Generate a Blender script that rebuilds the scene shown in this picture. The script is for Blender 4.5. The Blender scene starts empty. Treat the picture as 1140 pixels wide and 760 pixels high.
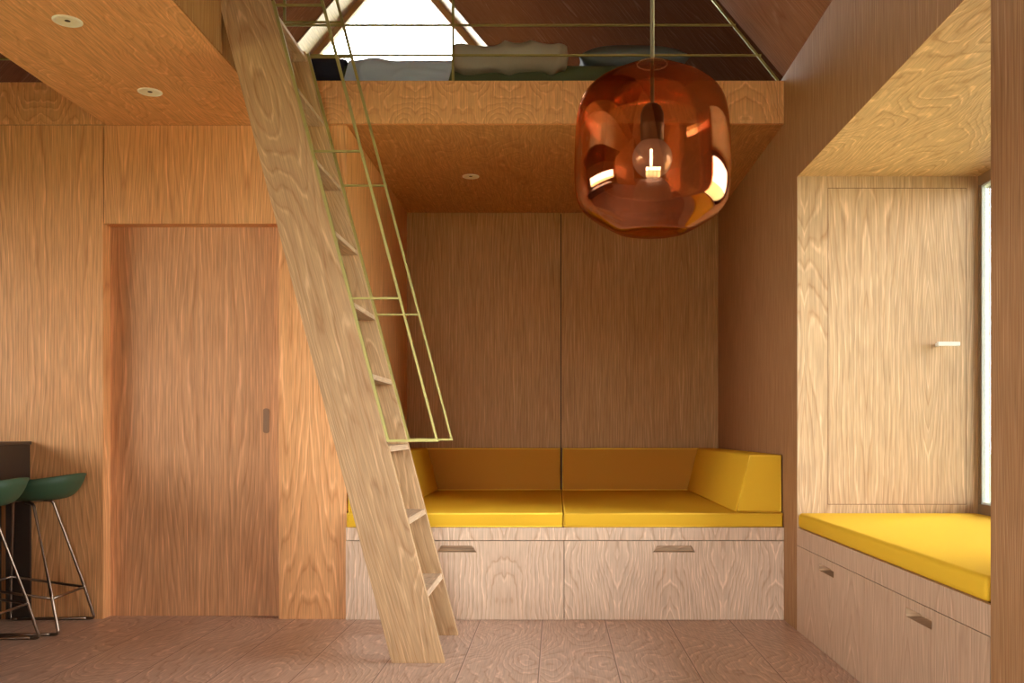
import bpy, bmesh, math, random
from mathutils import Vector, Matrix, noise as mnoise
random.seed(7)
scene = bpy.context.scene
C = scene.collection
PI = math.pi

# ------------------------------------------------------------------ materials
def srgb(r, g, b):
    f = lambda c: (c/255/12.92) if c/255 <= .04045 else ((c/255+.055)/1.055)**2.4
    return (f(r), f(g), f(b), 1)

def new_mat(name):
    m = bpy.data.materials.new(name); m.use_nodes = True
    nt = m.node_tree; nt.nodes.clear()
    out = nt.nodes.new('ShaderNodeOutputMaterial')
    return m, nt, out

def simple(name, col, rough=.5, metal=0, bump=0, bscale=200, spec=.5, sheen=0):
    m, nt, out = new_mat(name)
    p = nt.nodes.new('ShaderNodeBsdfPrincipled')
    p.inputs['Roughness'].default_value = rough
    p.inputs['Metallic'].default_value = metal
    p.inputs['Specular IOR Level'].default_value = spec
    if sheen:
        p.inputs['Sheen Weight'].default_value = sheen
        p.inputs['Sheen Tint'].default_value = col
    tc = nt.nodes.new('ShaderNodeTexCoord')
    n = nt.nodes.new('ShaderNodeTexNoise'); n.inputs['Scale'].default_value = bscale; n.inputs['Detail'].default_value = 3
    nt.links.new(tc.outputs['Object'], n.inputs['Vector'])
    mx = nt.nodes.new('ShaderNodeMix'); mx.data_type = 'RGBA'
    mx.inputs[6].default_value = tuple(c*.9 for c in col[:3])+(1,)
    mx.inputs[7].default_value = tuple(min(1, c*1.08) for c in col[:3])+(1,)
    nt.links.new(n.outputs['Fac'], mx.inputs[0])
    nt.links.new(mx.outputs[2], p.inputs['Base Color'])
    if bump:
        b = nt.nodes.new('ShaderNodeBump'); b.inputs['Strength'].default_value = bump; b.inputs['Distance'].default_value = .002
        nt.links.new(n.outputs['Fac'], b.inputs['Height']); nt.links.new(b.outputs[0], p.inputs['Normal'])
    nt.links.new(p.outputs[0], out.inputs[0])
    return m

def wood(name, along='Z', base=(.60,.40,.24), light=None, dark=None, across=2.6, stretch=5.0, lines=17, rough=.42,
         mirror=.62, mirror_axis='X', planks=None, rot=None, fine=1.0, wob=.8, wfreq=9, ramp=34, contrast=1.0, spec=.35):
    """rotary-cut plywood veneer: contour lines of a noise stretched along the grain, book-matched by ping-pong"""
    light = light or tuple(min(1, c*1.28+.05) for c in base)
    dark = dark or (base[0]*.66, base[1]*.50, base[2]*.38)
    m, nt, out = new_mat(name); N = nt.nodes; L = nt.links
    tc = N.new('ShaderNodeTexCoord')
    oi = N.new('ShaderNodeObjectInfo')
    src = tc.outputs['Object']
    if rot:
        rm = N.new('ShaderNodeMapping'); rm.inputs['Rotation'].default_value = rot
        L.new(src, rm.inputs['Vector']); src = rm.outputs[0]
    sx = N.new('ShaderNodeSeparateXYZ'); L.new(src, sx.inputs[0])
    comp = {'X': sx.outputs[0], 'Y': sx.outputs[1], 'Z': sx.outputs[2]}
    raw = dict(comp)
    if mirror:
        pp = N.new('ShaderNodeMath'); pp.operation = 'PINGPONG'; pp.inputs[1].default_value = mirror/2
        L.new(comp[mirror_axis], pp.inputs[0]); comp[mirror_axis] = pp.outputs[0]
    cb = N.new('ShaderNodeCombineXYZ')
    for i, a in enumerate('XYZ'):
        L.new(comp[a], cb.inputs[i])
    mp = N.new('ShaderNodeMapping')
    sc = [across]*3; sc['XYZ'.index(along)] = across/stretch
    mp.inputs['Scale'].default_value = sc
    L.new(cb.outputs[0], mp.inputs['Vector'])
    # a different slice of veneer for every board
    rnd = N.new('ShaderNodeMath'); rnd.operation = 'MULTIPLY'; rnd.inputs[1].default_value = 37.0
    L.new(oi.outputs['Random'], rnd.inputs[0])
    add = N.new('ShaderNodeVectorMath'); add.operation = 'ADD'
    L.new(mp.outputs[0], add.inputs[0]); L.new(rnd.outputs[0], add.inputs[1])
    vec = add.outputs[0]
    if planks:
        ax, w, o = planks
        a1 = N.new('ShaderNodeMath'); a1.operation = 'ADD'; a1.inputs[1].default_value = o; L.new(raw[ax], a1.inputs[0])
        d1 = N.new('ShaderNodeMath'); d1.operation = 'DIVIDE'; d1.inputs[1].default_value = w; L.new(a1.outputs[0], d1.inputs[0])
        fl = N.new('ShaderNodeMath'); fl.operation = 'FLOOR'; L.new(d1.outputs[0], fl.inputs[0])
        fr = N.new('ShaderNodeMath'); fr.operation = 'FRACT'; L.new(d1.outputs[0], fr.inputs[0])
        m7 = N.new('ShaderNodeMath'); m7.operation = 'MULTIPLY'; m7.inputs[1].default_value = 7.31; L.new(fl.outputs[0], m7.inputs[0])
        ad2 = N.new('ShaderNodeVectorMath'); ad2.operation = 'ADD'
        L.new(vec, ad2.inputs[0]); L.new(m7.outputs[0], ad2.inputs[1]); vec = ad2.outputs[0]
    n1 = N.new('ShaderNodeTexNoise'); n1.inputs['Scale'].default_value = 1; n1.inputs['Detail'].default_value = 1.2
    n1.inputs['Roughness'].default_value = .35; n1.inputs['Distortion'].default_value = .2
    L.new(vec, n1.inputs['Vector'])
    # small wobble of the rings
    mp2 = N.new('ShaderNodeMapping'); s2 = [5.5]*3; s2['XYZ'.index(along)] = wfreq
    mp2.inputs['Scale'].default_value = s2
    L.new(vec, mp2.inputs['Vector'])
    n2 = N.new('ShaderNodeTexNoise'); n2.inputs['Scale'].default_value = 1; n2.inputs['Detail'].default_value = 2
    L.new(mp2.outputs[0], n2.inputs['Vector'])
    k0 = N.new('ShaderNodeVectorMath'); k0.operation = 'DOT_PRODUCT'
    gv = [ramp*.8]*3; gv['XYZ'.index(along)] = 0
    if mirror_axis != along: gv['XYZ'.index(mirror_axis)] = ramp
    k0.inputs[1].default_value = gv; L.new(cb.outputs[0], k0.inputs[0])
    k1 = N.new('ShaderNodeMath'); k1.operation = 'MULTIPLY_ADD'; k1.inputs[1].default_value = lines; L.new(n1.outputs['Fac'], k1.inputs[0]); L.new(k0.outputs['Value'], k1.inputs[2])
    k2 = N.new('ShaderNodeMath'); k2.operation = 'MULTIPLY_ADD'; k2.inputs[1].default_value = wob; L.new(n2.outputs['Fac'], k2.inputs[0]); L.new(k1.outputs[0], k2.inputs[2])
    fr2 = N.new('ShaderNodeMath'); fr2.operation = 'FRACT'; L.new(k2.outputs[0], fr2.inputs[0])
    def ramp_node(stops):
        c = N.new('ShaderNodeValToRGB'); e = c.color_ramp.elements
        e[0].position = stops[0][0]; e[0].color = (stops[0][1],)*3+(1,)
        e[1].position = stops[-1][0]; e[1].color = (stops[-1][1],)*3+(1,)
        for pos, v in stops[1:-1]:
            q = e.new(pos); q.color = (v, v, v, 1)
        L.new(fr2.outputs[0], c.inputs[0]); return c
    dk = ramp_node([(0, .75), (.10, .25), (.16, 0), (.55, 0), (.86, .35), (.95, 1), (1, .75)])
    lt_ = ramp_node([(0, 0), (.09, .2), (.16, 1), (.24, .9), (.36, 0), (1, 0)])
    # pale pores break up along the ring, ring darkness varies too
    mpb = N.new('ShaderNodeMapping'); sb = [9]*3; sb['XYZ'.index(along)] = 9
    mpb.inputs['Scale'].default_value = sb; L.new(vec, mpb.inputs['Vector'])
    nb_ = N.new('ShaderNodeTexNoise'); nb_.inputs['Scale'].default_value = 1; nb_.inputs['Detail'].default_value = 2; L.new(mpb.outputs[0], nb_.inputs['Vector'])
    br = N.new('ShaderNodeMapRange'); br.inputs[1].default_value = .42; br.inputs[2].default_value = .62; L.new(nb_.outputs['Fac'], br.inputs[0])
    br2 = N.new('ShaderNodeMapRange'); br2.inputs[1].default_value = .65; br2.inputs[2].default_value = .35; br2.inputs[3].default_value = .25; L.new(nb_.outputs['Fac'], br2.inputs[0])
    lm = N.new('ShaderNodeMath'); lm.operation = 'MULTIPLY'; L.new(lt_.outputs[0], lm.inputs[0]); L.new(br.outputs[0], lm.inputs[1])
    dm = N.new('ShaderNodeMath'); dm.operation = 'MULTIPLY'; L.new(dk.outputs[0], dm.inputs[0]); L.new(br2.outputs[0], dm.inputs[1])
    dm2 = N.new('ShaderNodeMath'); dm2.operation = 'MULTIPLY'; dm2.inputs[1].default_value = .72*contrast; L.new(dm.outputs[0], dm2.inputs[0])
    lm2 = N.new('ShaderNodeMath'); lm2.operation = 'MULTIPLY'; lm2.inputs[1].default_value = min(1, .85*contrast); L.new(lm.outputs[0], lm2.inputs[0])
    ca = N.new('ShaderNodeMix'); ca.data_type = 'RGBA'; ca.inputs[6].default_value = tuple(base)+(1,); ca.inputs[7].default_value = tuple(dark)+(1,); L.new(dm2.outputs[0], ca.inputs[0])
    cr = N.new('ShaderNodeMix'); cr.data_type = 'RGBA'; L.new(ca.outputs[2], cr.inputs[6]); cr.inputs[7].default_value = tuple(light)+(1,); L.new(lm2.outputs[0], cr.inputs[0])
    # fine pores
    mp3 = N.new('ShaderNodeMapping'); s3 = [170*fine]*3; s3['XYZ'.index(along)] = 6
    mp3.inputs['Scale'].default_value = s3; L.new(src, mp3.inputs['Vector'])
    n3 = N.new('ShaderNodeTexNoise'); n3.inputs['Scale'].default_value = 1; n3.inputs['Detail'].default_value = 2; L.new(mp3.outputs[0], n3.inputs['Vector'])
    mr = N.new('ShaderNodeMapRange'); mr.inputs[1].default_value = .3; mr.inputs[2].default_value = .7; mr.inputs[3].default_value = .80; mr.inputs[4].default_value = 1.14
    L.new(n3.outputs['Fac'], mr.inputs[0])
    mul = N.new('ShaderNodeVectorMath'); mul.operation = 'SCALE'
    L.new(cr.outputs[2], mul.inputs[0]); L.new(mr.outputs[0], mul.inputs[3])
    col = mul.outputs[0]
    p = N.new('ShaderNodeBsdfPrincipled'); p.inputs['Roughness'].default_value = rough
    p.inputs['Specular IOR Level'].default_value = spec
    bh = lm.outputs[0]
    if planks:
        # tongue-and-groove joint between boards, plus a pale glint painted along one edge
        c1 = N.new('ShaderNodeMath'); c1.operation = 'PINGPONG'; c1.inputs[1].default_value = .5; L.new(fr.outputs[0], c1.inputs[0])
        lt = N.new('ShaderNodeMath'); lt.operation = 'LESS_THAN'; lt.inputs[1].default_value = .007; L.new(c1.outputs[0], lt.inputs[0])
        jm = N.new('ShaderNodeMix'); jm.data_type = 'RGBA'; L.new(lt.outputs[0], jm.inputs[0]); L.new(col, jm.inputs[6])
        jm.inputs[7].default_value = (base[0]*.35, base[1]*.28, base[2]*.25, 1); col = jm.outputs[2]
        g2 = N.new('ShaderNodeMath'); g2.operation = 'COMPARE'; g2.inputs[1].default_value = .014; g2.inputs[2].default_value = .007; L.new(fr.outputs[0], g2.inputs[0])
        jm2 = N.new('ShaderNodeMix'); jm2.data_type = 'RGBA'; L.new(g2.outputs[0], jm2.inputs[0]); L.new(col, jm2.inputs[6]); jm2.inputs[7].default_value = (.62,.42,.33,1); col = jm2.outputs[2]
    L.new(col, p.inputs['Base Color'])
    b = N.new('ShaderNodeBump'); b.inputs['Strength'].default_value = .10; b.inputs['Distance'].default_value = .001
    L.new(bh, b.inputs['Height']); L.new(b.outputs[0], p.inputs['Normal'])
    L.new(p.outputs[0], out.inputs[0])
    return m

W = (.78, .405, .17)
PALE = (.67, .49, .35)
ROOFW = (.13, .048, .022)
M = {}
M['wall'] = wood('larch_wall', 'Z', W, across=3.8, stretch=9, lines=20, mirror=.66, ramp=48, contrast=1.1)
M['door'] = wood('larch_door', 'Z', (.66,.35,.17), across=3.8, stretch=10, lines=17, mirror=.62, ramp=50, contrast=.95)
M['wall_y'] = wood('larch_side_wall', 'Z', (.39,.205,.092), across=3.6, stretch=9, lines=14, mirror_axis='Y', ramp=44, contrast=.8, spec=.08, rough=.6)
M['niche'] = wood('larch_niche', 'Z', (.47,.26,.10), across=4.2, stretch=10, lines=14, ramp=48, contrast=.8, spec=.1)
M['bay'] = wood('larch_bay', 'Z', (.57,.40,.245), across=3.8, stretch=6, lines=19, ramp=42)
M['bench'] = wood('larch_bench', 'Z', PALE, across=3.4, stretch=3.4, lines=24, mirror=.56, ramp=34, wob=1.3)
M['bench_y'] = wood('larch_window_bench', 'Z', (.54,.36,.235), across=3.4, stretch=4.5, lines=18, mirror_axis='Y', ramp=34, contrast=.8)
M['fascia'] = wood('larch_fascia', 'Z', W, across=3.6, stretch=1.8, lines=30, mirror=.5, ramp=20, wob=1.2)
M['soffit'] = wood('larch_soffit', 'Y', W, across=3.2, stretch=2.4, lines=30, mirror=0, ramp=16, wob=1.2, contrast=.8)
M['nook_soffit'] = wood('larch_nook_soffit_shaded', 'Y', (.56,.30,.125), across=3.2, stretch=2.4, lines=30, mirror=0, ramp=16, wob=1.2, contrast=.8, spec=.1)  # darker copy of the bridge soffit, nook shade put into the colour
M['bay_soffit'] = wood('larch_bay_soffit', 'Y', (.66,.45,.24), across=2.8, stretch=2.6, lines=30, mirror=0, ramp=20, wob=1.2, contrast=1.2)
M['roof'] = wood('larch_roof_lining_shaded', 'X', ROOFW, across=3.0, stretch=5, lines=18, mirror=0, rough=.9, spec=0, contrast=.6)  # darker copy of the front lining, loft dimness put into the colour
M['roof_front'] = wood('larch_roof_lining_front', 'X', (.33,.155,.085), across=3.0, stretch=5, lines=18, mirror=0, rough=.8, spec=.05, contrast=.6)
M['reveal'] = wood('pine_reveal', 'Y', (.70,.52,.36), across=3.0, stretch=5, lines=8, mirror=0, contrast=.5)
M['ladder'] = wood('larch_ladder', 'X', (.52,.33,.165), across=4.0, stretch=6, lines=24, mirror=0, ramp=34)
M['tread'] = wood('larch_tread', 'Y', (.58,.42,.28), across=5, stretch=4, lines=14, mirror=0)
M['floor'] = wood('larch_floor', 'Y', (.56,.385,.29), across=3.0, stretch=2.6, lines=26, mirror=0, rough=.38, planks=('X', .33, .076), ramp=20, wob=1.2, contrast=1.2)
M['core'] = wood('plywood_core', 'X', (.55,.37,.22), across=6, stretch=6, lines=10, mirror=0)
M['gap'] = simple('dark_gap', (.17,.09,.05,1), .9)
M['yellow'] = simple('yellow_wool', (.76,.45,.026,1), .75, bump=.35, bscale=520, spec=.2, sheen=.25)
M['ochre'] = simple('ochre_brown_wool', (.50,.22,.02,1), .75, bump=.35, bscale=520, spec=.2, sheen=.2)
M['yellow_side'] = simple('yellow_piping', (.95,.62,.07,1), .7, bump=.2, bscale=520, spec=.2, sheen=.3)
M['brass'] = simple('olive_brass', (.40,.36,.12,1), .42, metal=.6, bscale=60)
M['rod'] = simple('bronze_rod', (.24,.20,.12,1), .5, metal=.3, bscale=60)
M['chrome'] = simple('dark_chrome', (.30,.24,.19,1), .28, metal=1, bscale=60)
M['green'] = simple('green_plastic', (.030,.085,.042,1), .55, bscale=300)
M['bar'] = simple('dark_oak', (.050,.030,.020,1), .45, bscale=40)
M['bar_top'] = simple('dark_oak_top', (.075,.048,.032,1), .35, bscale=40)
M['white'] = simple('white_metal', (.92,.90,.78,1), .5, bscale=50)
M['handle'] = simple('white_handle', (.80,.80,.78,1), .35, bscale=50)
M['socket'] = simple('dark_bronze', (.045,.028,.018,1), .35, metal=.6, bscale=50)
M['sheet'] = simple('pale_blue_linen', (.58,.72,1,1), .85, bump=.2, bscale=400)
M['duvet'] = simple('grey_linen', (.46,.44,.36,1), .85, bump=.2, bscale=400)
M['sage'] = simple('sage_linen', (.10,.125,.065,1), .85, bump=.2, bscale=400)
M['bluegrey'] = simple('blue_grey_linen', (.17,.20,.22,1), .85, bump=.2, bscale=400)
M['navy'] = simple('navy_sheet_shade', (.018,.022,.045,1), .9, bump=.3, bscale=300)  # navy tone paints the shade on the sheet end
M['grass'] = simple('grass', (.34,.32,.178,1), .9, bscale=8)
M['frame'] = simple('window_frame_wood', (.22,.13,.06,1), .5, bscale=60)
M['frame_pale'] = simple('window_frame_pine', (.62,.42,.22,1), .5, bscale=60)
M['alu'] = simple('window_edge_metal', (.62,.68,.64,1), .4, metal=.0, bscale=60)
M['lamp_in'] = simple('lamp_reflector', (.88,.84,.66,1), .5, bscale=60)

def glass_pane(name, tint=(1,1,1,1), refl=.08):
    m, nt, out = new_mat(name)
    t = nt.nodes.new('ShaderNodeBsdfTransparent'); t.inputs[0].default_value = tint
    g = nt.nodes.new('ShaderNodeBsdfGlossy'); g.inputs['Roughness'].default_value = .0
    lw = nt.nodes.new('ShaderNodeFresnel'); lw.inputs['IOR'].default_value = 1.45
    mx = nt.nodes.new('ShaderNodeMixShader')
    nt.links.new(lw.outputs[0], mx.inputs[0]); nt.links.new(t.outputs[0], mx.inputs[1]); nt.links.new(g.outputs[0], mx.inputs[2])
    nt.links.new(mx.outputs[0], out.inputs[0]); return m
M['pane'] = glass_pane('window_glass', (.97,.98,.97,1))

def amber():
    m, nt, out = new_mat('amber_mirrored_glass'); N = nt.nodes; L = nt.links
    t = N.new('ShaderNodeBsdfTransparent'); t.inputs[0].default_value = (.94,.79,.66,1)
    g = N.new('ShaderNodeBsdfGlossy'); g.inputs['Roughness'].default_value = .015; g.inputs[0].default_value = (.80,.47,.29,1)
    lw = N.new('ShaderNodeLayerWeight'); lw.inputs['Blend'].default_value = .35
    mr = N.new('ShaderNodeMapRange'); mr.inputs[3].default_value = .15; mr.inputs[4].default_value = .7
    L.new(lw.outputs['Fresnel'], mr.inputs[0])
    mx = N.new('ShaderNodeMixShader')
    L.new(mr.outputs[0], mx.inputs[0]); L.new(t.outputs[0], mx.inputs[1]); L.new(g.outputs[0], mx.inputs[2])
    L.new(mx.outputs[0], out.inputs[0]); return m
M['amber'] = amber()

def bulb_glass():
    m, nt, out = new_mat('mirrored_bulb_glass'); N = nt.nodes; L = nt.links
    d = N.new('ShaderNodeBsdfDiffuse'); d.inputs[0].default_value = (.50,.45,.50,1)
    g = N.new('ShaderNodeBsdfGlossy'); g.inputs['Roughness'].default_value = .05; g.inputs[0].default_value = (.9,.85,.85,1)
    mx = N.new('ShaderNodeMixShader'); mx.inputs[0].default_value = .18
    L.new(d.outputs[0], mx.inputs[1]); L.new(g.outputs[0], mx.inputs[2]); L.new(mx.outputs[0], out.inputs[0]); return m
M['bulb'] = bulb_glass()

# ------------------------------------------------------------------ mesh helpers
def tag(o, label=None, cat=None, group=None, kind=None):
    if label: o['label'] = label
    if cat: o['category'] = cat
    if group: o['group'] = group
    if kind: o['kind'] = kind
    return o

def obj(name, bm, mat, parent=None, smooth=False, bevel=0, seg=2, loc=None):
    bmesh.ops.recalc_face_normals(bm, faces=bm.faces)
    me = bpy.data.meshes.new(name); bm.to_mesh(me); bm.free()
    if smooth:
        for p in me.polygons: p.use_smooth = True
    me.materials.append(mat)
    o = bpy.data.objects.new(name, me); C.objects.link(o)
    if parent is not None: o.parent = parent
    if loc: o.location = loc
    if bevel:
        b = o.modifiers.new('bevel', 'BEVEL'); b.width = bevel; b.segments = seg; b.limit_method = 'ANGLE'; b.harden_normals = False
    return o

def empty(name, loc=(0,0,0), label=None, cat=None, group=None):
    o = bpy.data.objects.new(name, None); C.objects.link(o); o.location = loc
    return tag(o, label, cat, group)

def box(bm, x0, x1, y0, y1, z0, z1):
    v = [bm.verts.new((x, y, z)) for x in (x0, x1) for y in (y0, y1) for z in (z0, z1)]
    for f in ((0,1,3,2),(4,6,7,5),(0,4,5,1),(2,3,7,6),(0,2,6,4),(1,5,7,3)):
        bm.faces.new([v[i] for i in f])
    return bm

def B(*dims):
    bm = bmesh.new()
    for d in (dims if isinstance(dims[0], tuple) else (dims,)):
        box(bm, *d)
    return bm

def prism(bm, pts, a, b, axis='Y'):
    """extrude a polygon of (u,v): axis Y -> (x,z); X -> (y,z); Z -> (x,y)"""
    def mk(p, t):
        if axis == 'Y': return (p[0], t, p[1])
        if axis == 'X': return (t, p[0], p[1])
        return (p[0], p[1], t)
    A = [bm.verts.new(mk(p, a)) for p in pts]; D = [bm.verts.new(mk(p, b)) for p in pts]
    n = len(pts)
    bm.faces.new(A); bm.faces.new(D[::-1])
    for i in range(n): bm.faces.new((A[i], A[(i+1)%n], D[(i+1)%n], D[i]))
    return bm

def tube(bm, pts, r, seg=8, square=False, fillet=0):
    pts = [Vector(p) for p in pts]
    if fillet and len(pts) > 2:
        q = [pts[0]]
        for i in range(1, len(pts)-1):
            a = (pts[i-1]-pts[i]); b = (pts[i+1]-pts[i])
            f = min(fillet, a.length*.45, b.length*.45)
            p0 = pts[i]+a.normalized()*f; p2 = pts[i]+b.normalized()*f
            for k in range(5):
                t = k/4; q.append(p0*(1-t)**2+pts[i]*2*t*(1-t)+p2*t*t)
        q.append(pts[-1]); pts = q
    n = 4 if square else seg
    rings = []
    up = Vector((0,0,1))
    for i, p in enumerate(pts):
        if i == 0: d = pts[1]-p
        elif i == len(pts)-1: d = p-pts[i-1]
        else: d = (pts[i+1]-p).normalized()+(p-pts[i-1]).normalized()
        d.normalize()
        if square: ref = Vector((0,1,0)) if abs(d.y) < .9 else Vector((0,0,1))
        else: ref = up if abs(d.z) < .95 else Vector((0,1,0))
        s = d.cross(ref).normalized(); u = s.cross(d).normalized()
        ring = []
        for k in range(n):
            a = 2*PI*k/n + (PI/4 if square else 0)
            rr = r*1.414 if square else r
            ring.append(bm.verts.new(p + s*math.cos(a)*rr + u*math.sin(a)*rr))
        rings.append(ring)
    for i in range(len(rings)-1):
        for k in range(n):
            bm.faces.new((rings[i][k], rings[i][(k+1)%n], rings[i+1][(k+1)%n], rings[i+1][k]))
    bm.faces.new(rings[0][::-1]); bm.faces.new(rings[-1])
    return bm

def lathe(bm, prof, seg=64, cap0=False, cap1=False):
    rings = []
    for r, z in prof:
        if r < 1e-6: rings.append([bm.verts.new((0,0,z))])
        else: rings.append([bm.verts.new((r*math.cos(2*PI*k/seg), r*math.sin(2*PI*k/seg), z)) for k in range(seg)])
    for a, b in zip(rings, rings[1:]):
        for k in range(seg):
            k2 = (k+1) % seg
            if len(a) == 1: bm.faces.new((a[0], b[k], b[k2]))
            elif len(b) == 1: bm.faces.new((a[k], a[k2], b[0]))
            else: bm.faces.new((a[k], a[k2], b[k2], b[k]))
    if cap0 and len(rings[0]) > 1: bm.faces.new(rings[0])
    if cap1 and len(rings[-1]) > 1: bm.faces.new(rings[-1])
    return bm

def slotted_front(name, mat, parent, w, h, t, slot, slot_h, taper, sz, vertical=False, depth=.028):
    """a board in its local xz plane facing -y, x in [0,w], z in [0,h], with a sunk finger pull (trapezoid) centred at slot"""
    bm = bmesh.new()
    cx, L_ = slot
    V = lambda x, y, z: bm.verts.new((x, y, z))
    o = [V(0,0,0), V(w,0,0), V(w,0,h), V(0,0,h)]
    hl = [V(cx-L_/2,0,sz), V(cx+L_/2,0,sz), V(cx+L_/2-taper,0,sz+slot_h), V(cx-L_/2+taper,0,sz+slot_h)]
    hb = [V(cx-L_/2+.004,depth,sz+.002), V(cx+L_/2-.004,depth,sz+.002), V(cx+L_/2-taper,depth,sz+slot_h), V(cx-L_/2+taper,depth,sz+slot_h)]
    ob = [V(0,t,0), V(w,t,0), V(w,t,h), V(0,t,h)]
    core = []
    for i in range(4):
        j = (i+1) % 4
        bm.faces.new((o[i], o[j], hl[j], hl[i])); core.append(bm.faces.new((hl[i], hl[j], hb[j], hb[i]))); bm.faces.new((o[j], o[i], ob[i], ob[j]))
    core.append(bm.faces.new(hb)); bm.faces.new(ob[::-1])
    for f in core: f.material_index = 1
    o_ = obj(name, bm, mat, parent); o_.data.materials.append(M['core']); return o_

# ------------------------------------------------------------------ room constants (metres)
XR, XL = 1.205, -4.8
YB = -3.0                      # gable behind the camera
YW = 5.03                      # wall with the sliding door
YN = 7.05                      # back of the sleeping nook
YG = 10.75                     # far gable of the loft
ZS, ZL = 2.633, 2.857          # soffit, loft floor
SL = 1.18; ZE = 2.885; XRI = -1.8; ZRI = ZE + SL*(XR-XRI)
def S(o): return tag(o, kind='structure')

S(obj('floor', B(XL-.25, XR+.25, YB, YG, -.12, 0), M['floor']))

# wall holding the sliding door; nook side; left gable part
S(obj('wall_left_front', B(XL, -2.421, YW, YW+.25, 0, ZS-.002), M['wall']))
S(obj('wall_door_header', B(-2.416, -1.485, YW, YW+.25, 2.107, ZS-.002), M['wall']))
S(obj('wall_nook_left', B(-1.483, -1.121, YW, YN, 0, ZS-.002), M['wall']))
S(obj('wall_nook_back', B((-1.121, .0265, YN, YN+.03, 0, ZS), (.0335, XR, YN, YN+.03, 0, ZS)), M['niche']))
S(obj('trim_6', B(-2.44, -2.39, YW+.006, YW+.02, 2.115, ZS-.01), M['gap']))
S(obj('wall_nook_core', B(-1.3, XR, YN+.03, YN+.1, 0, ZS), simple('joint_backing', (.03,.015,.01,1), .9)))
# right wall: pieces around the window bay, one surface
BY0, BY1, BZ0, BZ1, BX = 2.62, 4.738, .517, 2.277, 2.11
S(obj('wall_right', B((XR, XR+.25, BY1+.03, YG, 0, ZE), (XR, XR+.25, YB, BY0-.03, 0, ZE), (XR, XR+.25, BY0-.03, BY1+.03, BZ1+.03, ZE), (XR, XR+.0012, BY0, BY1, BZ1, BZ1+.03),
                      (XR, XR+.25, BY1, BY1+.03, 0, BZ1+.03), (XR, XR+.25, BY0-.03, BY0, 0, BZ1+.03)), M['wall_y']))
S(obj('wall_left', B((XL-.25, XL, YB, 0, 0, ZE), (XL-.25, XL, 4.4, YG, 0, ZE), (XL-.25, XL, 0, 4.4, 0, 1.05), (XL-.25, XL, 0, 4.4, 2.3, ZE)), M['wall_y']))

# sliding door
d = S(obj('door_1', B(-2.5, -1.45, YW+.085, YW+.125, 0, 2.2), M['door']))
hx, hz0, hz1 = (293-620)*5.115/1050, .99, 1.125
bm = bmesh.new()
prism(bm, [(hx+.034*.5+.017*math.cos(a), (hz0+.012 if math.sin(a) < 0 else hz1-.012)+.012*math.sin(a)) for a in [2*PI*k/20+.01 for k in range(20)]], YW+.083, YW+.086)
S(obj('door_handle', bm, simple('shadowed_pull', (.30,.17,.09,1), .6), d))

# loft floor slab, bridge and fascias
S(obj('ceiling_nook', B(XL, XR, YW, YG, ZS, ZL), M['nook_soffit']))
S(obj('ceiling_bridge', B(-2.405, -1.457, YB, YW, ZS, ZL), M['soffit']))
S(obj('trim_1', B(-1.455, .031, YW-.03, YW-.0005, ZS-.001, ZL+.001), M['fascia']))
S(obj('trim_2', B(.034, XR-.001, YW-.03, YW-.0005, ZS-.001, ZL+.001), M['fascia']))
S(obj('trim_3', B(XL, -2.407, YW-.006, YW-.0005, ZS+.002, ZL+.001), M['fascia']))
# side cheeks of the bridge
S(obj('trim_4', B(-1.4568, -1.449, YB, YW-.032, ZS-.0005, ZL+.001), M['wall_y']))

# roof: two slopes, boards laid along the slope
def slope(name, side, y0, y1, mat, inset=0.0, thick=.12):
    ln = math.hypot(XR-XRI, ZRI-ZE)
    ang = math.atan(SL)
    bm = B(0, ln+.25, y0, y1, inset, inset+thick) if side < 0 else B(-ln-.25, 0, y0, y1, inset, inset+thick)
    o = obj(name, bm, mat)
    if side > 0:   # right roof: starts at the right wall top, climbs to the left
        o.location = (XR, 0, ZE); o.rotation_euler = (0, ang, 0)
    else:
        o.location = (XL, 0, ZE); o.rotation_euler = (0, -ang, 0)
    return S(o)
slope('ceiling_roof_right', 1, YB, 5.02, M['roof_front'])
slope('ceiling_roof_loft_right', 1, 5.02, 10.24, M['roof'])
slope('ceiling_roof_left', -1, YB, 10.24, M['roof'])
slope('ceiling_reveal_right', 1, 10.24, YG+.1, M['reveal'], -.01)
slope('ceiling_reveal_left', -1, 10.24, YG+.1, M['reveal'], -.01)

# added unseen stub wall left of the frame, blocks glazed-door light
S(obj('wall_light_blocker', B(-3.2, -1.1, .45, .60, 0, ZS-.002), M['wall']))
# far gable window above the loft
def tri(inset, zb, x_off=0):
    h = inset*math.hypot(1, SL)
    zr = ZRI-h
    return [(XRI-(zr-zb)/SL, zb), (XRI+(zr-zb)/SL, zb), (XRI, zr)]
def tri_ring(bm, pa, pb, y0, y1):
    n = 3
    v = [[bm.verts.new((p[0], y, p[1])) for p in P_] for P_ in (pa, pb) for y in (y0, y1)]
    for i in range(n):
        j = (i+1) % n
        bm.faces.new((v[0][i], v[0][j], v[2][j], v[2][i])); bm.faces.new((v[1][i], v[1][j], v[3][j], v[3][i]))
        bm.faces.new((v[0][i], v[0][j], v[1][j], v[1][i])); bm.faces.new((v[2][i], v[2][j], v[3][j], v[3][i]))
    return bm
win = S(obj('window_1', tri_ring(bmesh.new(), tri(0.0, 3.2), tri(.075, 3.3), YG-.08, YG), M['frame_pale']))
bm = bmesh.new(); prism(bm, tri(.075, 3.3), YG-.045, YG-.037)
S(obj('window_pane', bm, M['pane'], win))
S(obj('wall_gable_far', B(XL, XR, YG-.1, YG+.1, ZL, 3.2), M['wall']))
S(obj('wall_far_below', B(XL, XR, YG, YG+.1, 0, ZS), M['wall']))

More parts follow.
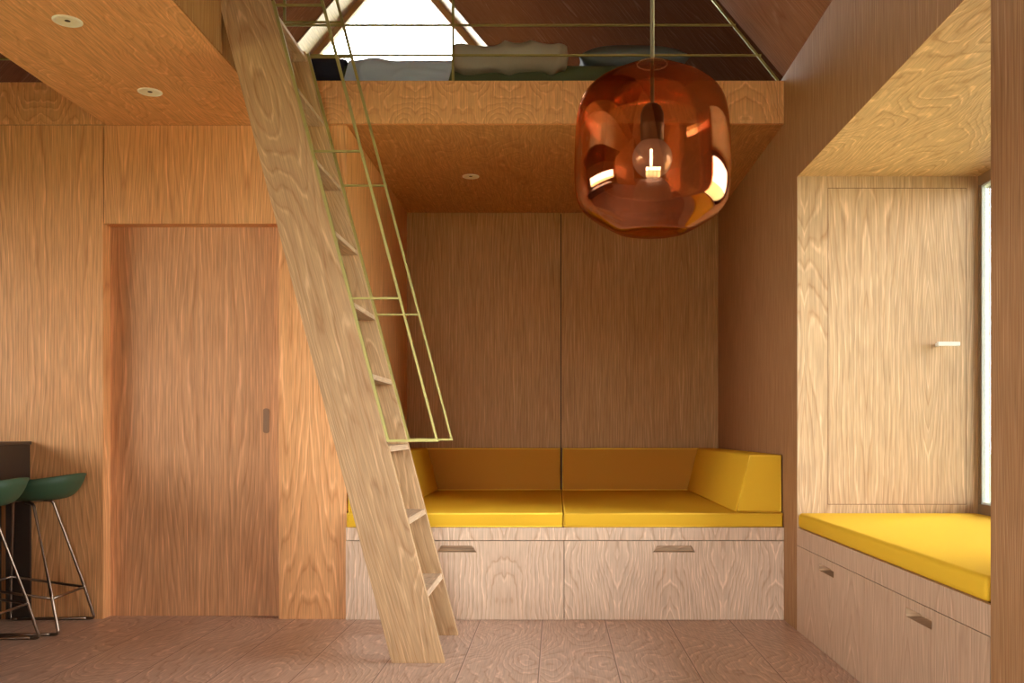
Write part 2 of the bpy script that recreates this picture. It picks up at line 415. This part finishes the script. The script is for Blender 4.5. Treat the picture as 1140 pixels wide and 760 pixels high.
# gable behind the camera: wide glazed doors and a glazed top
bm = bmesh.new()
GX0, GX1, GZ = -1.3, .9, 2.05
TX0, TX1, TZ = -.75, -.2, 3.3
box(bm, XL, GX0, YB-.2, YB, 0, ZE); box(bm, GX1, XR, YB-.2, YB, 0, ZE); box(bm, GX0, TX0, YB-.2, YB, GZ, ZE); box(bm, TX1, GX1, YB-.2, YB, GZ, ZE)
prism(bm, [(XL, ZE), (TX0, ZE), (TX0, ZE+SL*(XR-TX0)), (XRI, ZRI)], YB-.2, YB)
prism(bm, [(TX1, ZE), (XR, ZE), (TX1, ZE+SL*(XR-TX1))], YB-.2, YB)
prism(bm, [(TX0, TZ), (TX1, TZ), (TX1, ZE+SL*(XR-TX1)), (TX0, ZE+SL*(XR-TX0))], YB-.2, YB)
S(obj('wall_behind', bm, M['wall']))
gd = S(obj('window_2', B(*[(GX0+k*(GX1-GX0)/4-.035, GX0+k*(GX1-GX0)/4+.035, YB-.14, YB-.06, 0, GZ) for k in range(5)],
                         (GX0, GX1, YB-.14, YB-.06, GZ-.08, GZ), (GX0, GX1, YB-.14, YB-.06, 0, .08), (TX0, TX0+.07, YB-.14, YB-.06, GZ, TZ), (TX1-.07, TX1, YB-.14, YB-.06, GZ, TZ)), M['frame']))
S(obj('window_pane', B(GX0, GX1, YB-.105, YB-.097, .08, GZ-.08), M['pane'], gd))
S(obj('window_pane', B(TX0+.07, TX1-.07, YB-.105, YB-.097, GZ, TZ), M['pane'], gd))
kw = S(obj('window_3', B((XL-.16, XL-.08, 0, 4.4, 1.05, 1.12), (XL-.16, XL-.08, 0, 4.4, 2.23, 2.3), (XL-.16, XL-.08, 0, .07, 1.12, 2.23),
                         (XL-.16, XL-.08, 4.33, 4.4, 1.12, 2.23), (XL-.16, XL-.08, 2.17, 2.23, 1.12, 2.23)), M['frame']))
S(obj('window_pane', B(XL-.122, XL-.114, 0.07, 4.33, 1.12, 2.23), M['pane'], kw))

# ------------------------------------------------------------------ window bay
S(obj('wall_bay_far', B((XR+.25, BX+.03, BY1, BY1+.12, 0, BZ1+.12)), M['bay']))
S(obj('wall_bay_lining', B((XR+.0005, BX, BY1-.012, BY1-.0005, BZ0, BZ1)), M['bay']))
S(obj('wall_bay_near', B(XR+.25, BX+.12, BY0-.12, BY0, 0, BZ1+.12), M['bay']))
S(obj('ceiling_bay', B(XR+.0013, BX+.12, BY0, BY1, BZ1, BZ1+.0295), M['bay_soffit']))
S(obj('trim_5', B((BX, BX+.12, BY0, BY1, 0, BZ0+.02)), M['bay']))
# bay window: dark timber frame with a metal edge and glass
bw = S(obj('window_4', B((BX, BX+.07, BY0, BY1, BZ1-.05, BZ1), (BX, BX+.07, BY0, BY1, BZ0+.02, BZ0+.12),
                         (BX, BX+.01, BY1-.027, BY1, BZ0+.12, BZ1-.05), (BX, BX+.07, BY0, BY0+.06, BZ0+.12, BZ1-.05)), M['frame']))
S(obj('window_frame', B((BX+.01, BX+.04, BY0+.06, BY1-.012, BZ1-.06, BZ1-.05), (BX+.01, BX+.04, BY0+.06, BY1-.012, BZ0+.12, BZ0+.13),
                        (BX+.01, BX+.028, BY1-.036, BY1-.012, BZ0+.13, BZ1-.06)), M['alu'], bw))
S(obj('window_pane', B(BX+.0285, BX+.0345, BY0+.06, BY1-.002, BZ0+.12, BZ1-.05), M['pane'], bw))

# flush ventilation door in the bay's end wall: 3 mm joint around it
def bxz(px, py, D=BY1-.012): return (px-620)*D/1050, 1+(480-py)*D/1050
x0, z1 = bxz(921.5, 209); x1, z0 = bxz(1076, 561.5)
dd = S(obj('door_2', B(x0+.003, x1-.003, BY1-.0125, BY1-.010, z0+.003, z1-.003), M['bay']))
S(obj('door_2_joint', B(x0, x1, BY1-.0122, BY1-.0105, z0, z1), M['gap'], dd))
hx0, hz = bxz(1039, 384); hx1, _ = bxz(1064, 384)
bm = B((hx0+.008, hx0+.022, BY1-.055, BY1-.0126, hz-.008, hz+.008), (hx0, hx1, BY1-.068, BY1-.052, hz-.009, hz+.012))
S(obj('door_handle', bm, M['handle'], dd, bevel=.003))

# window seat cabinet
ws = empty('window_bench', (XR, BY0, 0), 'low wooden drawer bench built into the window bay, below the single large yellow cushion', 'bench')
cab = obj('body', B(.056, BX-XR-.002, .002, BY1-BY0-.014, 0.002, BZ0), M['gap'], ws)
obj('top_rail', B(0.0, .016, .0015, BY1-BY0-.0015, .4295, BZ0), M['bench_y'], ws)
for k, cy in ((1, 4.218), (0, 3.143)):
    wd = 1.0495; y0 = 3.70-wd+.0 if k == 0 else 3.7025
    y0 = 2.6235 if k == 0 else 3.7015; y1 = 3.6985 if k == 0 else BY1-.002
    # local x runs along -y of the room
    dr = slotted_front('drawer', M['bench_y'], ws, y1-y0, .425, .0545, (y1-cy, .225), .032, .0, .36, depth=.05)
    me = dr.data
    for v in me.vertices:
        x, y, z = v.co
        v.co = (y, (y1-BY0)-x, z+.002)

# cushions -----------------------------------------------------------------
def cushion(name, x0, x1, y0, y1, z0, z1, label, cat='cushion', group=None, bevel=.022, mat='yellow'):
    bm = bmesh.new(); nx, ny, nz = 10, 10, 2
    box(bm, 0, x1-x0, 0, y1-y0, 0, z1-z0)
    o = obj(name, bm, M[mat], None, smooth=True, bevel=bevel, seg=4, loc=(x0, y0, z0))
    return tag(o, label, cat, group)
def piping(parent, pts, r=.0055):
    bm = bmesh.new(); tube(bm, pts+[pts[0]], r, 6)
    return obj('piping', bm, M['yellow_side'], parent, smooth=True)
def cushion_piped(*a, **k):
    o = cushion(*a, **k); x0, x1, y0, y1, z0, z1 = a[1:7]
    w, dpt, h = x1-x0, y1-y0, z1-z0; e = .005
    piping(o, [(e*1.6,e,h-e), (w-e*1.6,e,h-e), (w-e,dpt-e,h-e), (e,dpt-e,h-e)])
    piping(o, [(e,e,e), (w-e,e,e), (w-e,e,h-e), (e,e,h-e)])
    return o
o = cushion('window_cushion', XR+.001, BX-.005, BY0+.03, BY1-.014, BZ0, .592, 'large flat yellow cushion on the window bay bench, beside the window glass', bevel=.02)
# nook bench -----------------------------------------------------------------
nb = empty('drawer_bench', (-1.121, 5.0, 0), 'wide pale wooden bench with two drawers and cut-out pulls across the sleeping nook', 'bench')
NW = XR+1.121
obj('body', B(.002, NW-.002, .056, YN-5.0-.002, .002, .477), M['gap'], nb)
obj('top_rail', B(.0015, NW-.0015, 0, .02, .4225, .49), M['bench'], nb)
obj('bench_top', B(.0015, NW-.0015, .02, YN-5.0-.002, .478, .4895), M['bench'], nb)
sx = .038+1.121
d1 = slotted_front('drawer', M['bench'], nb, sx-.0035, .4165, .0545, ((508-620)*5/1050+1.121, .21), .036, .022, .357, depth=.05)
d1.location = (.0015, 0, .002)
d2 = slotted_front('drawer', M['bench'], nb, NW-sx-.004, .4165, .0545, ((750.5-620)*5/1050-.038-.002, .224), .036, .022, .357, depth=.05)
d2.location = (sx+.002, 0, .002)

SE = .567
for k, (a, b) in enumerate(((-1.117, .0325), (.0345, XR-.004))):
    cushion_piped('seat_cushion', a, b, 5.005, YN-.004, .4905, SE,
                  ('long yellow seat mattress on the wide drawer bench, the one partly behind the ladder', 'long yellow seat mattress on the wide drawer bench, the one below the amber pendant lamp')[k],
                  'cushion', 'seat mattresses in the sleeping nook', bevel=.014)
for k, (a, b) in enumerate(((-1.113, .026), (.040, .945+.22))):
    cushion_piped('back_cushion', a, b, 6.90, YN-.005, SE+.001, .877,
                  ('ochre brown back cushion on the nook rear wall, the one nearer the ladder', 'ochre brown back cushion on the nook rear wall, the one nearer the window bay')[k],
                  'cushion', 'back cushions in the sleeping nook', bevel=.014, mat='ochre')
def bolster(x_wall, sgn, label):
    wb, wt, h = .25, .172, .308
    pts = [(0,0), (-sgn*wb,0), (-sgn*wt, h), (0, h)]
    bm = bmesh.new(); prism(bm, pts, 0, 6.885-5.03)
    o = obj('side_bolster', bm, M['yellow'], None, smooth=True, bevel=.014, seg=4, loc=(x_wall, 5.03, SE+.001))
    tag(o, label, 'cushion', 'wedge bolsters in the sleeping nook')
    e = .005
    piping(o, [(-sgn*e, e, e), (-sgn*(wb-2*e), e, e), (-sgn*(wt-e*.6), e, h-e), (-sgn*e, e, h-e)])
    return o
bolster(XR-.006, 1, 'yellow wedge-shaped arm bolster against the side wall next to the window bay')
bolster(-1.115, -1, 'yellow wedge-shaped arm bolster partly hidden behind the wooden ladder')

# ------------------------------------------------------------------ ladder
YL0, YL1 = 4.07, 4.655
lad = empty('loft_ladder', (-.6, YL0, 0), 'steep wooden ladder with thin brass handrails leaning up to the loft bridge', 'ladder')
ox = -.6
run = .748; top = 2.862
def sxz(z, right): return ((-.4845 if right else -.713) - run*z/2.857) - ox
angL = math.atan2(2.857, -run)
def stringer(y0, y1):
    # built along its own length so the grain follows the board
    ca, sa = math.cos(angL), math.sin(angL)
    def loc(p): return (p[0]*ca+p[1]*sa, -p[0]*sa+p[1]*ca)
    pts = [(sxz(0,0),0), (sxz(0,1),0), (sxz(top,1),top), (sxz(top,0),top)]
    bm = bmesh.new(); prism(bm, [loc(p) for p in pts], y0, y1)
    o = obj('side_rail', bm, M['ladder'], lad, bevel=.0015, seg=1)
    o.rotation_euler = (0, -angL, 0)
    return o
stringer(0, .032)
stringer(YL1-YL0-.032, YL1-YL0)
for k in range(1, 10):
    z = .3165*k-.012
    xa, xb = sxz(z, 0), sxz(z, 1)
    bm = bmesh.new(); prism(bm, [(sxz(z-.026,0)+.004, z-.026), (sxz(z-.026,1)-.002, z-.026), (sxz(z,1)-.002, z), (sxz(z,0)+.004, z)], .0325, YL1-YL0-.0325)
    obj('tread', bm, M['tread'], lad, bevel=.001, seg=1)
r_ = .0072
for yy, zt in ((.008, 3.62), (YL1-YL0-.008, 3.62)):
    off = .212
    fx = lambda z: sxz(z, 1)+.006
    bm = bmesh.new()
    tube(bm, [(fx(2.858), yy, 2.858), (fx(.96), yy, .96), (fx(.96)+off, yy, .96), (fx(zt)+off, yy, zt)], r_, square=True)
    fr = obj('handrail', bm, M['brass'], lad)
    for z in (1.575, 2.21, 2.842) + ((3.015,) if yy > .3 else ()):
        bm = bmesh.new()
        if z > 3: tube(bm, [(fx(z)+off, yy, z), (-1.40-ox, yy, z)], .0045, square=True)
        else: tube(bm, [(fx(z), yy, z), (fx(z)+off, yy, z)], .0045, square=True)
        obj('rung', bm, M['brass'], fr)

# ------------------------------------------------------------------ guard rails on the loft edge
def guard(x0, x1, y, zs, posts, label, diag=None, slopeend=False):
    g = empty('guard_rail', (x0, y, ZL), label, 'railing')
    for z in zs:
        xe = x1
        if slopeend: xe = XR-(z-ZE)/SL-.025
        bm = bmesh.new(); tube(bm, [(0, 0, z-ZL), (xe-x0, 0, z-ZL)], .0048, square=True); obj('rail', bm, M['brass'], g)
    for px in posts:
        bm = bmesh.new(); tube(bm, [(px-x0, 0, .002), (px-x0, 0, zs[-1]-ZL)], .0062, square=True); obj('post', bm, M['brass'], g)
    if slopeend:
        bm = bmesh.new(); zt = zs[-1]
        tube(bm, [(XR-.03-x0, 0, ZL+.004-ZL), (XR-.018-(zt-ZE)/SL-x0, 0, zt-ZL)], .006, square=True); obj('sloped_post', bm, M['brass'], g)
    return g
ZR = (2.997, 3.157, 3.317, 3.477, 3.637)
guard(-1.447, 1.0, 5.012, ZR, (-1.447, -.552), 'thin brass guard rail with slanted end along the loft edge above the sleeping nook', slopeend=True)
guard(-4.7, -2.43, 5.06, ZR, (-4.7, -3.5, -2.44), 'thin brass guard rail on the far left loft edge beyond the bridge')

# ------------------------------------------------------------------ bedding on the loft
def mattress(x0, x1, y0, y1, z0, z1):
    bm = B(0, x1-x0, 0, y1-y0, 0, z1-z0)
    return obj('mattress', bm, M['sage'], None, smooth=True, bevel=.05, seg=4, loc=(x0, y0, z0))
MZ = 3.03
tag(mattress(-1.36, .79, 5.20, 7.1, ZL+.001, MZ), 'low sage green mattress lying on the loft floor behind the brass guard rail', 'mattress')
def drape(name, mat, x0, x1, yb, yf, zt, zbot, amp, label, cat, seed=0, nx=90, thick=.012, roll=False, skew=0, tilt=0):
    """cloth lying on the mattress; it hangs over the front edge, or ends there in a thick roll"""
    bm = bmesh.new(); path = []
    n1, n2 = 22, 20
    R = (zt-zbot)/2 if roll else .03
    ys = yf+R
    for i in range(n1): path.append((yb+(ys-yb)*i/n1, zt, 0, 1))
    if roll:
        for i in range(25):
            a = i/24*PI; path.append((ys-R*math.sin(a), zt-R+R*math.cos(a), -math.sin(a), math.cos(a)))
        for i in range(1, 6): path.append((ys+.10*i/5, zbot, 0, -1))
    else:
        for i in range(9):
            a = i/8*PI/2; path.append((ys-R*math.sin(a), zt-R+R*math.cos(a), -math.sin(a), math.cos(a)))
        for i in range(1, n2+1): path.append((yf, zt-R+(zbot-zt+R)*i/n2, -1, 0))
    rows = []; s_ = 0; prev = None
    for (y, z, ny, nz) in path:
        if prev: s_ += math.hypot(y-prev[0], z-prev[1])
        prev = (y, z)
        row = []
        for i in range(nx+1):
            u = i/nx; x = x0+(x1-x0)*u + skew*(zt-z)
            f = mnoise.noise(Vector((x*2.3+seed, s_*3.0, seed)))
            g = mnoise.noise(Vector((x*5+s_*9+seed, s_*7-x*4, seed+3)))
            h = 1-abs(mnoise.noise(Vector((x*3.0+s_*2.2+seed*2, s_*5.5-x*2.4, seed+7))))*2.2
            dsp = amp*(.5*f+.4*g+1.1*max(0, h)**2)
            edge = min(1, min(u, 1-u)*16); dsp *= .25+.75*edge
            row.append(bm.verts.new((x, y+ny*dsp, z+nz*dsp+tilt*(1-u)*(1 if nz > 0 else 0))))
        rows.append(row)
    for a, b in zip(rows, rows[1:]):
        for i in range(nx): bm.faces.new((a[i], a[i+1], b[i+1], b[i]))
    if roll:
        # spiral folds closing the two ends of the roll
        for e in (0, nx):
            ring = [rows[k][e] for k in range(n1, n1+25)]
            cx_ = bm.verts.new((ring[0].co.x+(.006 if e else -.006), ys-R*.15, zt-R))
            for a, b in zip(ring, ring[1:]): bm.faces.new((a, b, cx_))
    o = obj(name, bm, mat, None, smooth=True)
    s2 = o.modifiers.new('solid', 'SOLIDIFY'); s2.thickness = thick; s2.offset = 1
    return tag(o, label, cat)
drape('bed_sheet', M['sheet'], -1.14, -.565, 7.0, 5.180, MZ+.003, 2.862, .016, 'pale blue creased sheet hanging over the front of the loft mattress', 'bed sheet', 2, skew=-.28)
drape('shaded_sheet', M['navy'], -1.385, -1.16, 7.0, 5.180, MZ+.003, 2.862, .008, 'shaded end of the loft sheet nearest the ladder, its shade coloured dark navy', 'shaded_sheet', 5, skew=-.2)  # added dark cloth, the sheet's shade put into its colour
drape('duvet', M['duvet'], -.555, .045, 6.0, 5.135, MZ+.066, MZ-.030, .025, 'crumpled light grey duvet rolled along the front edge of the loft mattress', 'duvet', 9, thick=.012, roll=True, tilt=.012)
def pillow(x, y, z, sx_, sy_, sz_, rot, label):
    bm = bmesh.new(); n = 28
    for s_ in (1, -1):
        rows = []
        for i in range(n+1):
            row = []
            for j in range(n+1):
                u, v = i/n*2-1, j/n*2-1
                h = (max(0, 1-abs(u)**2.6)*max(0, 1-abs(v)**2.6))**.55
                pin = 1-.05*(1-abs(v)**2)*abs(u)**6
                w = mnoise.noise(Vector((u*2.5, v*2.5, s_*2.0)))*.09*h
                row.append(bm.verts.new((u*sx_/2*pin, v*sy_/2, s_*(h+w)*sz_/2)))
            rows.append(row)
        for a, b in zip(rows, rows[1:]):
            for j in range(n): bm.faces.new((a[j], a[j+1], b[j+1], b[j]))
    bmesh.ops.remove_doubles(bm, verts=bm.verts, dist=.0004)
    o = obj('pillow', bm, M['bluegrey'], None, smooth=True, loc=(x, y, z)); o.rotation_euler = rot
    return tag(o, label, 'pillow')
pillow(.44, 5.52, MZ+.125, .64, .46, .17, (math.radians(12), 0, 0), 'blue-grey pillow on the loft mattress, behind the pendant lamp cord')

# ------------------------------------------------------------------ pendant lamp
PX, PY = .283, 2.8
pl = empty('pendant_lamp', (PX, PY, 1.57), 'large amber mirrored glass pendant lamp hanging in front of the sleeping nook', 'lamp')
prof = [(.046, 2.092), (.051, 2.089), (.103, 2.064), (.160, 2.036), (.193, 2.010), (.211, 1.984), (.221, 1.952), (.227, 1.908), (.2305, 1.84), (.232, 1.765), (.228, 1.702),
        (.213, 1.664), (.187, 1.640), (.152, 1.618), (.117, 1.598), (.099, 1.590), (.075, 1.5875), (0, 1.587)]
def smooth_prof(p, it=2):
    for _ in range(it):
        q = [p[0]]
        for a, b in zip(p, p[1:]):
            q += [(a[0]*.75+b[0]*.25, a[1]*.75+b[1]*.25), (a[0]*.25+b[0]*.75, a[1]*.25+b[1]*.75)]
        q.append(p[-1]); p = q
    return p
bm = bmesh.new(); lathe(bm, [(r, z-1.57) for r, z in smooth_prof(prof, 1)], 96)
gs = obj('glass_shade', bm, M['amber'], pl, smooth=True); gs['label'] = 'amber mirrored glass shade'
so = gs.modifiers.new('solid', 'SOLIDIFY'); so.thickness = .003; so.offset = -1
bm = bmesh.new(); zc = ZE+SL*(XR-PX)
tube(bm, [(0,0,.40), (0,0,zc-1.57-.01)], .0062, 12); obj('hanging_rod', bm, M['rod'], pl, smooth=True)
bm = bmesh.new(); lathe(bm, [(0, .405), (.012, .403), (.027, .392), (.034, .372), (.035, .345), (.036, .343), (.036, .335), (.035, .333), (.034, .285), (.025, .28), (0, .28)], 40)
obj('bulb_socket', bm, M['socket'], pl, smooth=True)
bm = bmesh.new(); bmesh.ops.create_uvsphere(bm, u_segments=48, v_segments=32, radius=.059, matrix=Matrix.Translation((0,0,.240)))
lb = obj('light_bulb', bm, M['bulb'], pl, smooth=True); lb['label'] = 'round silvered globe bulb'
bm = bmesh.new(); tube(bm, [(.0445*math.cos(2*PI*k/40), .0445*math.sin(2*PI*k/40), .519) for k in range(41)], .0022, 8); obj('neck_ring', bm, M['white'], pl, smooth=True)
bm = bmesh.new(); lathe(bm, [(0, .535), (.012, .533), (.013, .526), (.012, .520), (0, .520)], 40); obj('shade_cap', bm, M['socket'], pl, smooth=True)
bm = bmesh.new(); lathe(bm, [(0, 0), (.055, -.002), (.055, -.022), (0, -.024)], 32)
rc = obj('ceiling_rose', bm, M['brass'], pl, smooth=True, loc=(0,0,zc-1.57+.02)); rc.rotation_euler = (0, math.atan(SL), 0)

# ------------------------------------------------------------------ recessed spotlights
def spot(x, y, r, label):
    t = empty('recessed_spotlight', (x, y, ZS), label, 'spotlight', 'recessed round spotlights')
    bm = bmesh.new(); lathe(bm, [(r, .0), (r, -.004), (r*.93, -.006), (r*.80, -.0055), (r*.78, -.003), (r*.78, -.0005)], 40); obj('rim', bm, M['white'], t, smooth=True)
    bm = bmesh.new(); lathe(bm, [(r*.79, -.0045), (r*.55, -.0028), (r*.3, -.0012), (0, -.001)], 40); obj('reflector', bm, M['lamp_in'], t, smooth=True)
    bm = bmesh.new(); bmesh.ops.create_uvsphere(bm, u_segments=20, v_segments=12, radius=r*.2, matrix=Matrix.Translation((0,0,-.0015)) @ Matrix.Diagonal((1,1,.15,1))); obj('lens', bm, M['socket'], t, smooth=True)
spot(-1.947, 3.752, .056, 'round recessed ceiling spotlight under the bridge, the one nearer the viewer')
spot(-1.957, 4.536, .056, 'round recessed ceiling spotlight under the bridge, the one nearer the sliding door')
spot(-.552, 6.04, .054, 'single small round recessed spotlight in the sleeping nook ceiling')

# ------------------------------------------------------------------ breakfast bar and stools
bb = empty('breakfast_bar', (-3.4, 4.2, 0), 'dark brown breakfast bar against the wall behind the green stools', 'counter')
obj('worktop', B(-1.0, .60, -2.8, YW-4.2-.002, .930, .947), M['bar_top'], bb, bevel=.002)
obj('apron', B(-.995, .592, -2.78, YW-4.2-.003, .745, .9295), M['bar'], bb)
obj('body', B(-.95, .44, -2.7, YW-4.2-.004, .002, .7445), M['bar'], bb)
obj('overhang_shade_panel', B(.471, .60, YW-4.2-.018, YW-4.2-.003, .002, .7445), M['bar'], bb)  # added dark sheet on the wall, paints the shade below the overhang

def stool(x, y, label):
    t = empty('bar_stool', (x, y, 0), label, 'stool', 'green bar stools'); t.rotation_euler = (0, 0, math.radians(3))
    bm = bmesh.new(); n, m_ = 56, 18; rows = []
    for j in range(m_+1):
        rho = j/m_; row = []
        for i in range(n):
            th = 2*PI*i/n; c, s_ = math.cos(th), math.sin(th)
            # superellipse outline, wide at the back (+x)
            a = .232 if c > 0 else .185
            b_ = .215
            k = (abs(c)**2.5+abs(s_)**2.5)**(-1/2.5)
            rim = .752+.033*max(0,c)**1.2 - .018*max(0,-c)
            X = a*c*k*rho; Y = b_*s_*k*rho
            fl = rho**6.5
            Z = .652+(rim-.652)*fl
            xx = X*(1-.10*(1-rho)) - .0
            row.append(bm.verts.new((xx, Y, Z)) if j else None)
        rows.append(row)
    c0 = bm.verts.new((0,0,.652))
    for i in range(n): bm.faces.new((c0, rows[1][i], rows[1][(i+1)%n]))
    for a, b in zip(rows[1:], rows[2:]):
        for i in range(n): bm.faces.new((a[i], a[(i+1)%n], b[(i+1)%n], b[i]))
    sh = obj('seat_shell', bm, M['green'], t, smooth=True)
    so = sh.modifiers.new('solid', 'SOLIDIFY'); so.thickness = .009; so.offset = 1
    R = .0075
    for sy in (-1, 1):
        # two legs of one side, joined along the floor by a sled runner
        fr_top = (.045, sy*.10, .640); fr_mid = (.172, sy*.178, .178); fr_ft = (.215, sy*.20, R+.001)
        bl_top = (-.155, sy*.10, .640); bl_mid = (-.205, sy*.178, .235); bl_ft = (-.222, sy*.20, R+.001)
        bm = bmesh.new(); tube(bm, [(.0, sy*.09, .645), fr_top, fr_mid, fr_ft, (.17, sy*.20, R+.001)], R, 10, fillet=.02); obj('leg', bm, M['chrome'], t, smooth=True)
        bm = bmesh.new(); tube(bm, [(-.11, sy*.09, .645), bl_top, bl_mid, bl_ft, (-.18, sy*.20, R+.001)], R, 10, fillet=.02); obj('leg', bm, M['chrome'], t, smooth=True)
        bm = bmesh.new(); tube(bm, [(.172, sy*.20, R+.001), (-.182, sy*.20, R+.001)], R, 10); obj('floor_runner', bm, M['chrome'], t, smooth=True)
    bm = bmesh.new(); tube(bm, [(.172,-.178,.178), (.172,.178,.178), (-.205,.178,.235), (-.205,-.178,.235), (.172,-.178,.178)], .0065, 10); obj('footrest', bm, M['chrome'], t, smooth=True)
    bm = bmesh.new(); tube(bm, [(.0,-.09,.645), (.0,.09,.645)], R, 10); obj('seat_support', bm, M['chrome'], t, smooth=True)
    bm = bmesh.new(); tube(bm, [(-.11,-.09,.645), (-.11,.09,.645)], R, 10); obj('seat_support', bm, M['chrome'], t, smooth=True)
    return t
stool(-2.66, 4.80, 'green bar stool with wire legs, the one closer to the door wall')
stool(-2.69, 4.32, 'green bar stool cut off by the picture edge, in front of the other green stool')

# ------------------------------------------------------------------ outside
g = obj('lawn', B(-40, 40, -40, 60, -.5, -.45), M['grass']); tag(g, 'green lawn seen through the window bay glass', 'lawn', kind='stuff')

# ------------------------------------------------------------------ light: overcast sky through the windows
w = bpy.data.worlds.new('sky'); scene.world = w; w.use_nodes = True
nt = w.node_tree; nt.nodes.clear()
out = nt.nodes.new('ShaderNodeOutputWorld'); bg = nt.nodes.new('ShaderNodeBackground')
tc = nt.nodes.new('ShaderNodeTexCoord'); sp = nt.nodes.new('ShaderNodeSeparateXYZ'); cr = nt.nodes.new('ShaderNodeValToRGB')
nt.links.new(tc.outputs['Generated'], sp.inputs[0]); nt.links.new(sp.outputs[2], cr.inputs[0])
e = cr.color_ramp.elements; e[0].position = 0; e[0].color = (1,.97,.93,1); e[1].position = 1; e[1].color = (.86,.93,1,1)
nt.links.new(cr.outputs[0], bg.inputs[0]); 
mrx = nt.nodes.new('ShaderNodeMapRange'); mrx.inputs[1].default_value = -1; mrx.inputs[2].default_value = 1; mrx.inputs[3].default_value = 15; mrx.inputs[4].default_value = 15
mry = nt.nodes.new('ShaderNodeMapRange'); mry.inputs[1].default_value = -1; mry.inputs[2].default_value = .2; mry.inputs[3].default_value = 7; mry.inputs[4].default_value = -1
ad = nt.nodes.new('ShaderNodeMath'); ad.operation = 'ADD'
nt.links.new(sp.outputs[0], mrx.inputs[0]); nt.links.new(sp.outputs[1], mry.inputs[0]); nt.links.new(mrx.outputs[0], ad.inputs[0]); nt.links.new(mry.outputs[0], ad.inputs[1]); nt.links.new(ad.outputs[0], bg.inputs[1])
sun = bpy.data.lights.new('sun', 'SUN'); sun.energy = 26; sun.angle = .02; sun.color = (1,.95,.86)
so_ = bpy.data.objects.new('sun', sun); C.objects.link(so_); so_.rotation_euler = Vector((.25,.6,.76)).to_track_quat('Z', 'Y').to_euler()
nt.links.new(bg.outputs[0], out.inputs[0])
def portal(name, loc, rot, sx_, sy_):
    l = bpy.data.lights.new(name, 'AREA'); l.shape = 'RECTANGLE'; l.size = sx_; l.size_y = sy_; l.cycles.is_portal = True
    o = bpy.data.objects.new(name, l); C.objects.link(o); o.location = loc; o.rotation_euler = rot; return o
portal('bay_daylight', (BX+.1, (BY0+BY1)/2, (BZ0+BZ1)/2), (0, PI/2, 0), 1.8, 2.2)
portal('glazed_door_daylight', ((GX0+GX1)/2, YB-.2, GZ/2), (PI/2, 0, 0), GX1-GX0, GZ)
portal('kitchen_daylight', (XL-.2, 2.2, 1.67), (0, -PI/2, 0), 1.3, 4.4)
portal('gable_daylight', (XRI, YG+.05, 4.8), (-PI/2, 0, 0), 5.6, 3.3)

# ------------------------------------------------------------------ camera
cam = bpy.data.cameras.new('camera'); co = bpy.data.objects.new('camera', cam); C.objects.link(co)
co.location = (0, 0, 1.0); co.rotation_euler = (PI/2, 0, 0)
cam.sensor_width = 36; cam.lens = 1050/1140*36; cam.shift_x = -50/1140; cam.shift_y = 100/1140; cam.clip_start = .05; cam.clip_end = 200
scene.camera = co
scene.view_settings.view_transform = 'Standard'; scene.view_settings.look = 'None'
scene.view_settings.gamma = 1; scene.view_settings.use_curve_mapping = False
scene.view_settings.exposure = 0.14
scene.cycles.max_bounces = 12; scene.cycles.diffuse_bounces = 7; scene.cycles.glossy_bounces = 6; scene.cycles.transparent_max_bounces = 24
scene.cycles.use_denoising = True; scene.cycles.sample_clamp_indirect = 8
scene.cycles.caustics_reflective = False; scene.cycles.caustics_refractive = False
